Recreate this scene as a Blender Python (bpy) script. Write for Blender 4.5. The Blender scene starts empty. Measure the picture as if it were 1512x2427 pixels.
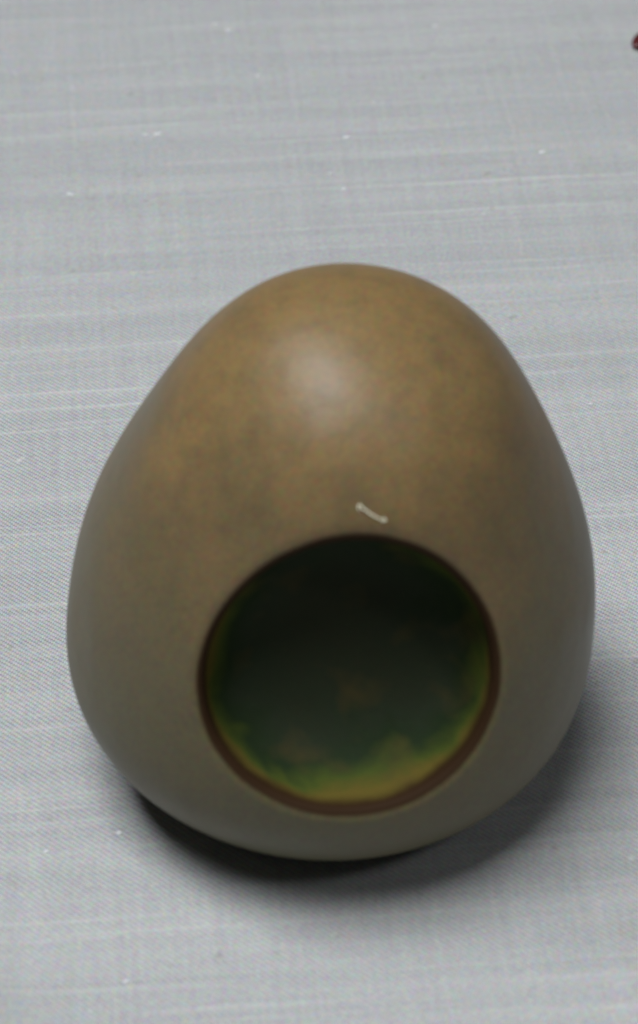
import bpy, math, random
import numpy as np
from mathutils import Vector, Matrix
R = math.radians
random.seed(4); rng = np.random.default_rng(4)
scene = bpy.context.scene
col = scene.collection
MM = 0.001

# ------------------------------------------------------------------ camera
W, H = 1512.0, 2427.0                    # pixel frame used for measuring the photograph
S = 80 / 1252.0                          # mm per measured pixel at the vessel
DIST, PITCH, ZC = 450.0, R(40), 31.0     # mm, camera looks down 40 degrees; ZC = height of the vessel's centre
fwd = np.array([0, math.cos(PITCH), -math.sin(PITCH)]); rgt = np.array([1.0, 0, 0]); upv = np.cross(rgt, fwd)
P0 = np.array([0, 0, ZC])
FOC = DIST / S
CAM = P0 - fwd * DIST - rgt * ((784 - W / 2) * S) + upv * ((1412 - H / 2) * S)
cd = bpy.data.cameras.new('camera'); cam = bpy.data.objects.new('camera', cd); col.objects.link(cam)
cam.location = CAM * MM
cam.rotation_euler = (R(90) - PITCH, 0, 0)
cd.sensor_fit = 'VERTICAL'; cd.sensor_height = 36.0
cd.lens = 36.0 * FOC / H
cd.clip_start = 0.01; cd.clip_end = 50
cd.dof.use_dof = True
cd.dof.focus_distance = (DIST + 55) * MM
cd.dof.aperture_fstop = 22.0
scene.camera = cam

# ------------------------------------------------------------------ light
world = bpy.data.worlds.new('World'); scene.world = world; world.use_nodes = True
bg = world.node_tree.nodes['Background']
bg.inputs[0].default_value = (0.90, 0.96, 1.0, 1); bg.inputs[1].default_value = 0.03
def area(name, loc, aim, sx, sy, power, colr=(1, 1, 1)):
    l = bpy.data.lights.new(name, 'AREA'); l.shape = 'RECTANGLE'; l.size = sx; l.size_y = sy
    l.energy = power; l.color = colr
    o = bpy.data.objects.new(name, l); col.objects.link(o)
    o.location = loc
    o.rotation_euler = (Vector(aim) - Vector(loc)).to_track_quat('-Z', 'Y').to_euler()
    return o
area('ceiling_lamp', (-0.27, -0.18, 1.40), (0, 0, 0.03), 0.86, 0.56, 22.0, (0.95, 0.98, 1.0))
area('window_lamp', (-0.60, 0.24, 1.20), (0, 0, 0.03), 0.16, 0.13, 2.2, (0.95, 0.98, 1.0))
area('window_lamp', (0.62, -0.62, 1.12), (0, 0, 0.03), 0.13, 0.17, 1.5, (0.95, 0.98, 1.0))
scene.view_settings.view_transform = 'Standard'
scene.view_settings.look = 'None'
scene.view_settings.exposure = 0.0
scene.view_settings.gamma = 1.0

# ------------------------------------------------------------------ helpers
def mesh_obj(name, verts, faces, mat, parent=None, smooth=True):
    me = bpy.data.meshes.new(name); me.from_pydata([tuple(v) for v in verts], [], faces); me.update()
    if smooth:
        me.polygons.foreach_set('use_smooth', [True] * len(me.polygons))
    o = bpy.data.objects.new(name, me); col.objects.link(o)
    me.materials.append(mat)
    if parent: o.parent = parent
    return o
class NT:
    def __init__(self, name):
        self.m = bpy.data.materials.new(name); self.m.use_nodes = True
        self.t = self.m.node_tree; self.b = self.t.nodes['Principled BSDF']
    def n(self, typ, **kw):
        nd = self.t.nodes.new(typ)
        for k, v in kw.items():
            if k.startswith('i_'):
                key = k[2:]; key = int(key) if key.isdigit() else key.replace('_', ' ')
                s = nd.inputs[key]
                if hasattr(v, 'is_output'): self.t.links.new(v, s)
                else: s.default_value = v
            else: setattr(nd, k, v)
        return nd
    def math(self, op, a, b=0.0, c=0.0, clamp=False):
        nd = self.t.nodes.new('ShaderNodeMath'); nd.operation = op; nd.use_clamp = clamp
        for i, v in enumerate((a, b, c)):
            if hasattr(v, 'is_output'): self.t.links.new(v, nd.inputs[i])
            else: nd.inputs[i].default_value = v
        return nd.outputs[0]
    def mix(self, f, a, b, mode='MIX'):
        nd = self.t.nodes.new('ShaderNodeMix'); nd.data_type = 'RGBA'; nd.blend_type = mode
        for i, v in ((0, f), (6, a), (7, b)):
            if hasattr(v, 'is_output'): self.t.links.new(v, nd.inputs[i])
            else: nd.inputs[i].default_value = v if i == 0 else (*v, 1)
        return nd.outputs[2]
    def ramp(self, f, stops, interp='LINEAR'):
        nd = self.t.nodes.new('ShaderNodeValToRGB'); cr = nd.color_ramp; cr.interpolation = interp
        while len(cr.elements) < len(stops): cr.elements.new(0.5)
        for e, (p, c) in zip(cr.elements, stops):
            e.position = p; e.color = (*c, 1) if len(c) == 3 else c
        self.t.links.new(f, nd.inputs[0]); return nd.outputs[0]
    def noise(self, vec, scale, detail=2.0, rough=0.5, dist=0.0):
        nd = self.n('ShaderNodeTexNoise', i_Vector=vec, i_Scale=scale, i_Detail=detail, i_Roughness=rough, i_Distortion=dist)
        return nd.outputs[0]
    def link(self, a, b): self.t.links.new(a, b)

# ------------------------------------------------------------------ materials
def cloth_material():
    m = NT('woven_grey_cloth'); b = m.b
    tc = m.n('ShaderNodeTexCoord').outputs['Object']
    mp = m.n('ShaderNodeMapping', i_Vector=tc); mp.inputs['Rotation'].default_value = (0, 0, R(-5))
    wob = m.n('ShaderNodeTexNoise', i_Vector=mp.outputs[0], i_Scale=55.0, i_Detail=1.0)
    off = m.n('ShaderNodeVectorMath', operation='MULTIPLY_ADD', i_0=wob.outputs['Color'], i_1=(0.0012, 0.0012, 0), i_2=mp.outputs[0])
    sep = m.n('ShaderNodeSeparateXYZ', i_0=off.outputs[0])
    PIT = 0.00036
    u = m.math('DIVIDE', sep.outputs[0], PIT); v = m.math('DIVIDE', sep.outputs[1], PIT)
    fu = m.math('FLOOR', u); fv = m.math('FLOOR', v)
    k = m.math('FLOORED_MODULO', m.math('ADD', fu, fv), 3.0)
    warp_up = m.math('LESS_THAN', k, 1.5)                                   # two over, one under
    pu = m.math('ABSOLUTE', m.math('SINE', m.math('MULTIPLY', u, math.pi)))
    pv = m.math('ABSOLUTE', m.math('SINE', m.math('MULTIPLY', v, math.pi)))
    hgt = m.math('ADD', m.math('MULTIPLY', warp_up, m.math('ADD', pu, 0.5)),
                 m.math('MULTIPLY', m.math('SUBTRACT', 1.0, warp_up), m.math('MULTIPLY', pv, 0.8)))
    # thread to thread differences: one value for each warp and each weft thread, drifting along its length
    cu = m.n('ShaderNodeCombineXYZ', i_0=m.math('MULTIPLY', u, 0.30), i_1=m.math('MULTIPLY', v, 0.006))
    cv = m.n('ShaderNodeCombineXYZ', i_0=m.math('MULTIPLY', u, 0.0045), i_1=m.math('MULTIPLY', v, 0.30))
    nu = m.noise(cu.outputs[0], 1.0, 2.0); nv = m.noise(cv.outputs[0], 1.0, 2.5)
    cvw = m.n('ShaderNodeCombineXYZ', i_0=m.math('MULTIPLY', u, 0.0035), i_1=m.math('MULTIPLY', v, 0.055), i_2=7.0)
    slub = m.noise(cvw.outputs[0], 1.0, 2.0)
    warp_c = m.mix(nu, (0.39, 0.395, 0.40), (0.52, 0.525, 0.525))
    weft_c = m.mix(nv, (0.23, 0.235, 0.245), (0.39, 0.395, 0.40))
    c = m.mix(warp_up, weft_c, warp_c)
    # pale slubby weft streaks, faint mottling and a few brownish flecks
    sl = m.n('ShaderNodeMapRange', i_0=slub, i_1=0.42, i_2=0.68, i_3=0.0, i_4=0.20).outputs[0]
    c = m.mix(sl, c, (0.62, 0.62, 0.605))
    sl2 = m.n('ShaderNodeMapRange', i_0=m.noise(cv.outputs[0], 1.0, 1.0), i_1=0.60, i_2=0.80, i_3=0.0, i_4=0.35).outputs[0]
    c = m.mix(sl2, c, (0.64, 0.64, 0.62))
    mot = m.n('ShaderNodeTexNoise', i_Vector=tc, i_Scale=1500.0, i_Detail=3.0)
    c = m.mix(0.40, c, mot.outputs['Color'], 'OVERLAY')
    fl = m.n('ShaderNodeMapRange', i_0=m.noise(tc, 330.0, 3.0), i_1=0.66, i_2=0.76, i_3=0.0, i_4=0.40).outputs[0]
    c = m.mix(fl, c, (0.26, 0.23, 0.20))
    wh = m.n('ShaderNodeMapRange', i_0=m.noise(mp.outputs[0], 260.0, 2.0), i_1=0.72, i_2=0.80, i_3=0.0, i_4=0.6).outputs[0]
    c = m.mix(wh, c, (0.66, 0.66, 0.655))
    m.link(c, b.inputs['Base Color'])
    b.inputs['Roughness'].default_value = 0.92
    b.inputs['Specular IOR Level'].default_value = 0.15
    b.inputs['Sheen Weight'].default_value = 0.12; b.inputs['Sheen Roughness'].default_value = 0.5
    h2 = m.math('ADD', hgt, m.math('ADD', m.math('MULTIPLY', nv, 1.2), m.math('MULTIPLY', slub, 4.0)))
    bp = m.n('ShaderNodeBump', i_Strength=0.7, i_Distance=0.00006, i_Height=h2)
    m.link(bp.outputs[0], b.inputs['Normal'])
    return m.m

def glaze_material():
    m = NT('stoneware_glaze'); b = m.b
    tc = m.n('ShaderNodeTexCoord').outputs['Object']
    zone = m.n('ShaderNodeAttribute', attribute_name='zone').outputs['Fac']
    big = m.noise(tc, 42.0, 3.0, 0.55); mid = m.noise(tc, 260.0, 4.0, 0.6); fine = m.n('ShaderNodeTexNoise', i_Vector=tc, i_Scale=1500.0, i_Detail=3.0)
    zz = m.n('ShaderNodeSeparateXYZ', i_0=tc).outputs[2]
    wf = m.math('ADD', m.math('MULTIPLY', zz, 12.0), m.math('MULTIPLY', m.math('SUBTRACT', big, 0.5), 1.2))     # glaze fired warmer on the shoulder; shading painted in, darker towards the foot
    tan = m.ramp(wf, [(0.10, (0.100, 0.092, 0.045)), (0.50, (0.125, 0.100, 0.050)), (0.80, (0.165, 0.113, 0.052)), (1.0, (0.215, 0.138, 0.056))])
    tan = m.mix(m.n('ShaderNodeMapRange', i_0=mid, i_1=0.45, i_2=0.75, i_3=0.0, i_4=0.40).outputs[0], tan, (0.098, 0.074, 0.042))
    tan = m.mix(0.45, tan, fine.outputs['Color'], 'OVERLAY')
    # iron brown where the glaze breaks over the lip
    wz = m.math('ADD', zone, m.math('MULTIPLY', m.math('SUBTRACT', m.noise(tc, 160.0, 3.0), 0.5), 0.06))
    mir = m.n('ShaderNodeVectorMath', operation='MULTIPLY', i_0=tc, i_1=(-1, 1, 1)).outputs[0]
    grn_n = m.noise(mir, 75.0, 3.0, 0.55, 0.4)
    gz = m.math('ADD', zone, m.math('MULTIPLY', m.math('SUBTRACT', grn_n, 0.5), 0.48))     # the green thins and yellows towards the lip
    green = m.ramp(gz, [(0.55, (0.115, 0.088, 0.018)), (0.62, (0.058, 0.078, 0.015)), (0.71, (0.020, 0.034, 0.014)), (0.80, (0.028, 0.038, 0.021)), (1.0, (0.032, 0.036, 0.020))])
    spot = m.n('ShaderNodeMapRange', i_0=m.noise(mir, 130.0, 2.0), i_1=0.54, i_2=0.72, i_3=0.0, i_4=0.5).outputs[0]  # warm reflections in the hollow, painted into the glaze as brown spots
    green = m.mix(spot, green, (0.085, 0.060, 0.020))
    green = m.mix(0.15, green, fine.outputs['Color'], 'OVERLAY')
    f1 = m.n('ShaderNodeMapRange', i_0=wz, i_1=0.13, i_2=0.25, interpolation_type='SMOOTHSTEP').outputs[0]
    f2 = m.n('ShaderNodeMapRange', i_0=wz, i_1=0.49, i_2=0.56, interpolation_type='SMOOTHSTEP').outputs[0]
    c = m.mix(f1, tan, (0.032, 0.016, 0.007)); c = m.mix(f2, c, green)
    m.link(c, b.inputs['Base Color'])
    rg = m.n('ShaderNodeMapRange', i_0=big, i_1=0.3, i_2=0.7, i_3=0.36, i_4=0.46).outputs[0]
    rg = m.math('ADD', rg, m.math('MULTIPLY', f1, 0.28))
    m.link(rg, b.inputs['Roughness'])
    m.link(m.math('SUBTRACT', 0.33, m.math('MULTIPLY', f1, 0.25)), b.inputs['Specular IOR Level'])
    b.inputs['IOR'].default_value = 1.5
    hh = m.math('ADD', m.math('MULTIPLY', mid, 1.0), m.math('MULTIPLY', m.noise(tc, 52.0, 2.0), 10.0))
    bp = m.n('ShaderNodeBump', i_Strength=0.35, i_Distance=0.00025, i_Height=hh)
    m.link(bp.outputs[0], b.inputs['Normal'])
    return m.m

def simple(name, c, rough, spec=0.5, var=None, scale=900.0):
    m = NT(name); b = m.b
    tc = m.n('ShaderNodeTexCoord').outputs['Object']
    cc = m.mix(m.noise(tc, scale, 3.0), c, var or tuple(x * 0.6 for x in c))
    m.link(cc, b.inputs['Base Color']); b.inputs['Roughness'].default_value = rough
    b.inputs['Specular IOR Level'].default_value = spec
    return m.m
M_CLOTH = cloth_material(); M_GLAZE = glaze_material()
M_FIBRE = simple('pale_fibre', (0.92, 0.90, 0.72), 0.7, 0.3, (0.85, 0.80, 0.58))
M_RED = simple('dark_red_gloss', (0.13, 0.022, 0.022), 0.22, 0.5, (0.050, 0.012, 0.014), 700.0)
M_SLUB = simple('pale_cotton', (0.68, 0.68, 0.68), 0.95, 0.1, (0.56, 0.57, 0.58))

# ------------------------------------------------------------------ vessel shape (mm)
RK = np.array([38.89, 38.67, 38.64, 38.97, 39.83, 41.47, 41.07, 39.69, 39.6, 40.04, 41.44, 44.61, 50.05, 54.29, 56.19])
CK = np.array([0.01, 0.03, 0.03, -0.01, -0.11, -0.28, -0.43, 0.07, 0.49, 0.79, 1.42, 2.72, 4.82, 3.78, 0.73])
def spline(x, yk):                            # cubic B-spline over elevations -90..90 degrees, mirrored ends
    n = len(yk) - 1; t = (x + np.pi/2) / np.pi * n; i = np.clip(np.floor(t).astype(int), 0, n - 1); f = t - i
    y = np.r_[yk[1], yk, yk[-2]]
    return ((1-f)**3*y[i] + (3*f**3 - 6*f*f + 4)*y[i+1] + (-3*f**3 + 3*f*f + 3*f + 1)*y[i+2] + f**3*y[i+3]) / 6
def rho(d):
    a = np.arcsin(np.clip(d[..., 2], -1, 1))
    hand = 0.10*np.sin(3.1*d[..., 0] + 4.0*d[..., 2] + 1) + 0.08*np.sin(5.3*d[..., 1] - 3.7*d[..., 0]) + 0.06*np.sin(7*d[..., 2] + 4*d[..., 0] + 2)
    return spline(a, RK) + spline(a, CK) * d[..., 0] + 0.5 * hand
def outer(d, inset=0.0, floor=0.0, k=1.2):
    p = P0 + d * (rho(d) - inset)[..., None]
    z = p[..., 2] - floor
    p[..., 2] = floor + 0.5 * (z + np.sqrt(z * z + k * k))
    return p
def ray(px, py):
    d = fwd + rgt * ((px - W / 2) / FOC) - upv * ((py - H / 2) / FOC)
    return d / np.linalg.norm(d)
def on_ground(px, py):
    d = ray(px, py); return CAM + d * (-CAM[2] / d[2])
def on_body(px, py):
    d = ray(px, py)
    def inn(t):
        q = CAM + d * t - P0; n = np.linalg.norm(q); return n < rho((q / n)[None])[0]
    t = 330.0
    while not inn(t):
        t += 1.0
        if t > 700: return None
    lo, hi = t - 1.0, t
    for _ in range(18):
        mid = (lo + hi) / 2
        if inn(mid): hi = mid
        else: lo = mid
    return CAM + d * hi

# rim outline of the opening, seen in the photograph, carried onto the body surface
RIM = [(870,1265),(760,1280),(660,1310),(580,1365),(520,1430),(480,1510),(464,1600),(468,1680),(490,1750),(530,1820),
       (590,1875),(660,1912),(750,1938),(840,1940),(930,1925),(1010,1895),(1080,1845),(1140,1770),(1180,1690),(1190,1590),
       (1180,1500),(1150,1420),(1100,1350),(1030,1300),(950,1270)]
rp = np.array([on_body(*p) - P0 for p in RIM]); rd = rp / np.linalg.norm(rp, axis=1)[:, None]
axis = rd.mean(0); axis /= np.linalg.norm(axis)
e1 = np.cross([0, 0, 1.0], axis); e1 /= np.linalg.norm(e1); e2 = np.cross(axis, e1)
ph = np.arctan2(rd @ e2, rd @ e1); th = np.arccos(np.clip(rd @ axis, -1, 1))
# smooth Fourier fit of the rim's polar angle
def fb(p): return np.stack([np.ones_like(p), np.cos(p), np.sin(p), np.cos(2*p), np.sin(2*p), np.cos(3*p), np.sin(3*p)], -1)
co = np.linalg.lstsq(fb(ph), th, rcond=None)[0]
NP = 224
phi = np.linspace(0, 2*np.pi, NP, endpoint=False); th0 = fb(phi) @ co
WALL, LIP, DEPTH = 3.0, 0.046, 12.5
th1 = th0 + LIP * 0.62                         # where the lip starts to roll over
def dirv(t, p):
    return (np.cos(t)[..., None]*axis + np.sin(t)[..., None]*(np.cos(p)[..., None]*e1 + np.sin(p)[..., None]*e2))
rows, zones, segs = [], [], []
NO, NL, NI = 190, 18, 120
for i in range(NO):                            # outer skin, from the back pole to the lip
    s = i / NO; t = np.pi - (np.pi - th1) * s
    if i == 0: t = t - 1e-4
    rows.append(outer(dirv(t, phi))); zones.append(0.0); segs.append(0)
S_END = 2.0                                    # the lip rolls this far round, then runs down into the hollow
for i in range(NL + 1):                        # the rounded lip
    s = S_END * i / NL
    d = dirv(th1 - LIP * math.sin(s), phi)
    full = outer(d); dist = np.linalg.norm(full - P0, axis=1)
    rows.append(P0 + (full - P0) * ((dist - WALL/2 + WALL/2*math.cos(s)) / dist)[:, None])
    zones.append(0.5 * i / NL); segs.append(1)
L0 = rows[-1]; T0 = rows[-1] - rows[-2]; T0 = T0 / np.linalg.norm(T0, axis=1)[:, None]
lc = L0.mean(0); BOT = lc - axis * DEPTH
rad = (L0 - lc); rad -= (rad @ axis)[:, None] * axis
for i in range(1, NI + 1):                     # the hollow, from the lip to its deepest point
    u = i / NI * 0.9995
    p1 = L0 + T0 * DEPTH * 0.66; p2 = BOT + rad * 0.86
    rows.append((1-u)**3*L0 + 3*(1-u)**2*u*p1 + 3*(1-u)*u*u*p2 + u**3*BOT); zones.append(0.5 + 0.5*u); segs.append(2)
V = np.array(rows); NR = len(rows)
# normals of the whole continuous surface
dv_p = np.roll(V, -1, 1) - np.roll(V, 1, 1)
dv_r = np.gradient(V, axis=0)
NRM = np.cross(dv_p, dv_r); NRM /= np.linalg.norm(NRM, axis=2)[..., None] + 1e-12
c0 = V[NO // 2]; sgn = np.sign(((c0 - P0) * NRM[NO // 2]).sum()); NRM *= sgn
vessel = bpy.data.objects.new('ceramic_vessel', None); col.objects.link(vessel)
vessel.empty_display_size = 0.02
def strip(name, r0, r1):
    vv = (V[r0:r1 + 1].reshape(-1, 3)) * MM; nr = r1 - r0
    faces = []
    for r in range(nr):
        for j in range(NP):
            a, b2 = r*NP + j, r*NP + (j + 1) % NP
            f = (a, b2, b2 + NP, a + NP); faces.append(f if sgn < 0 else f)
    f0 = np.array(faces[len(faces)//2]); pn = np.cross(vv[f0[1]] - vv[f0[0]], vv[f0[2]] - vv[f0[0]])
    nn = NRM[r0:r1 + 1].reshape(-1, 3)
    if (pn * nn[f0[0]]).sum() < 0: faces = [f[::-1] for f in faces]
    if r0 == 0: faces.append(tuple(range(NP)) if (np.cross(vv[1]-vv[0], vv[2]-vv[1]) * nn[0]).sum() > 0 else tuple(range(NP))[::-1])
    if r1 == NR - 1:
        k = nr*NP; faces.append(tuple(k + q for q in range(NP)))
    o = mesh_obj(name, vv, faces, M_GLAZE, vessel)
    at = o.data.attributes.new('zone', 'FLOAT', 'POINT')
    at.data.foreach_set('value', np.repeat(np.array(zones[r0:r1 + 1], dtype=np.float32), NP))
    o.data.normals_split_custom_set_from_vertices(nn.tolist())
    return o
body = strip('body', 0, NO)
rim = strip('rim', NO, NO + NL)
inside = strip('interior', NO + NL, NR - 1)
rim['label'] = 'dark brown ring where the glaze breaks over the lip'
inside['label'] = 'dark green glazed hollow inside the opening'
vessel['label'] = 'egg-shaped tan glazed ceramic vessel with a round dark green opening'
vessel['category'] = 'vessel'

# ------------------------------------------------------------------ cloth
def axis_steps(lo, hi, c0, c1, fine):
    xs = list(np.arange(c0, c1 + fine/2, fine)); st = fine
    while xs[-1] < hi: st *= 1.25; xs.append(min(hi, xs[-1] + st))
    st = fine
    while xs[0] > lo: st *= 1.25; xs.insert(0, max(lo, xs[0] - st))
    return np.array(xs)
gx = axis_steps(-600, 600, -75, 75, 1.5); gy = axis_steps(-420, 800, -90, 150, 1.5)
X, Y = np.meshgrid(gx, gy, indexing='ij')
def cloth_z(X, Y):
    rr = np.hypot(X, Y)
    k = np.clip((rr - 34) / 45, 0, 1); k = k*k*(3 - 2*k)
    z = 0.55*np.sin(X/31 + Y/57 + 0.6)*np.sin(Y/38 - X/90) + 0.30*np.sin(X/13.0 - Y/41 + 2) * np.sin(Y/29 + 1) + 0.05*np.sin(Y/9.0 + X/60)
    fold = 7.0*np.exp(-(((X + 64)/14)**2 + ((Y + 64)/24)**2))  # fold raised out of view, shaped to darken the near left corner
    return (z*0.8 + fold) * k - 0.12
Z = cloth_z(X, Y)
nx, ny = X.shape
cv = np.stack([X, Y, Z], -1).reshape(-1, 3) * MM
cf = [(i*ny + j, (i+1)*ny + j, (i+1)*ny + j + 1, i*ny + j + 1) for i in range(nx - 1) for j in range(ny - 1)]
cloth = mesh_obj('cloth', cv, cf, M_CLOTH)
cloth['kind'] = 'structure'; cloth['label'] = 'light grey twill cloth spread flat under the vessel'
sm = cloth.modifiers.new('thickness', 'SOLIDIFY'); sm.thickness = 0.0006; sm.offset = -1

# small thick spots in the yarn
def lump(name, loc, ln, wd, ht, rz, mat, parent=None, seed=0, nu=10, nv=6):
    g = np.random.default_rng(seed); vs = []; fs = []
    for a in range(nv + 1):
        t = math.pi * a / nv
        for b2 in range(nu):
            p = 2*math.pi*b2/nu; j = 1 + 0.22*g.standard_normal()*math.sin(t)
            vs.append((ln/2*math.cos(t), wd/2*math.sin(t)*math.cos(p)*j, ht/2*math.sin(t)*math.sin(p)*j))
    for a in range(nv):
        for b2 in range(nu):
            q = (b2 + 1) % nu; fs.append((a*nu + b2, a*nu + q, (a+1)*nu + q, (a+1)*nu + b2))
    o = mesh_obj(name, np.array(vs)*MM, fs, mat, parent)
    o.location = Vector(loc) * MM; o.rotation_euler = (0, 0, rz)
    return o
for i, (px, py, ln, wd) in enumerate([(543,72,1.3,0.8),(611,182,1.1,0.8),(374,316,1.6,0.8),(345,318,1.0,0.5),(823,326,1.3,1.0),(1285,364,1.2,1.0),
        (1033,62,1.0,0.7),(784,411,0.7,0.6),(815,447,0.9,0.7),(167,455,1.5,0.7),(510,58,0.9,0.6),(292,1245,0.9,0.8),(283,1973,0.8,0.9),(299,2327,0.7,0.5),(110,2018,0.7,0.5),(1400,955,0.8,0.5)]):
    g = on_ground(px, py)
    lump('slub', (g[0], g[1], float(cloth_z(g[0], g[1])) + 0.03), ln*1.25, wd*1.2, 0.42, R(5) + 0.3*(i % 3 - 1), M_SLUB, cloth, i)

# ------------------------------------------------------------------ small loose things
def tube(name, pts, rad, mat, sides=6, parent=None):
    pts = [np.array(p, float) for p in pts]; vs = []; fs = []; n = len(pts)
    for i, p in enumerate(pts):
        t = pts[min(i+1, n-1)] - pts[max(i-1, 0)]; t /= np.linalg.norm(t)
        a = np.cross(t, [0.3, 0.2, 1.0]); a /= np.linalg.norm(a); b2 = np.cross(t, a)
        r = rad * (0.55 + 0.45*math.sin(math.pi*(i + 0.5)/n)) * (1 + 0.15*math.sin(i*2.3))
        for k in range(sides):
            q = 2*math.pi*k/sides; vs.append(p + r*(a*math.cos(q) + b2*math.sin(q)))
    for i in range(n - 1):
        for k in range(sides):
            q = (k + 1) % sides; fs.append((i*sides + k, i*sides + q, (i+1)*sides + q, (i+1)*sides + k))
    fs.append(tuple(range(sides))[::-1]); fs.append(tuple((n-1)*sides + k for k in range(sides)))
    return vs, fs
def fibre(name, paths, rad, mat, lift):
    vs, fs = [], []
    for path, rf in paths:
        P = []
        for a, b2 in zip(path[:-1], path[1:]):
            for s in np.linspace(0, 1, 5, endpoint=False): P.append((a[0] + (b2[0]-a[0])*s, a[1] + (b2[1]-a[1])*s))
        P.append(path[-1])
        pts = []
        for q in P:
            h = on_body(*q); d = (h - P0) / np.linalg.norm(h - P0); pts.append(h + d*lift)
        v, f = tube(name, pts, rad*rf, mat); k = len(vs); vs += v; fs += [tuple(k + i for i in ff) for ff in f]
    base = np.mean(vs, axis=0)
    o = mesh_obj(name, (np.array(vs) - base)*MM, fs, mat); o.location = Vector(base)*MM
    return o
lf = fibre('lint_thread', [([(848,1198),(862,1206),(878,1219),(896,1229),(915,1235)], 1.0), ([(848,1198),(850,1207),(853,1213)], 0.8), ([(847,1199),(852,1197),(858,1199)], 0.7),
                           ([(908,1227),(913,1232),(915,1235)], 0.8), ([(904,1236),(910,1235),(915,1235)], 0.7)], 0.115, M_FIBRE, 0.10)
lf['label'] = 'short pale thread of lint clinging above the dark opening'; lf['category'] = 'lint'

g = on_ground(1513, 104)
z0 = float(cloth_z(g[0], g[1]))
vs, fs = [], []; NU, NV = 20, 14
for a in range(NV + 1):
    t = math.pi*a/NV
    for b2 in range(NU):
        p = 2*math.pi*b2/NU
        r = math.sin(t)**0.9*(1 - 0.22*math.cos(t))
        x = 1.25*r*math.cos(p)*(1 + 0.05*math.sin(3*p)); y = 3.2*math.cos(t); zz = 0.9*r*math.sin(p)
        vs.append((x, y, zz))
for a in range(NV):
    for b2 in range(NU):
        q = (b2 + 1) % NU; fs.append((a*NU + b2, a*NU + q, (a+1)*NU + q, (a+1)*NU + b2))
seed = mesh_obj('seed', np.array(vs)*MM, fs, M_RED)  # small dark red piece of unknown kind, added as a solid lump
seed.location = Vector((g[0], g[1], z0 + 0.86))*MM; seed.rotation_euler = (0, 0, R(-14))
seed['label'] = 'tiny dark red glossy piece at the right-hand edge of the grey cloth'; seed['category'] = 'seed'
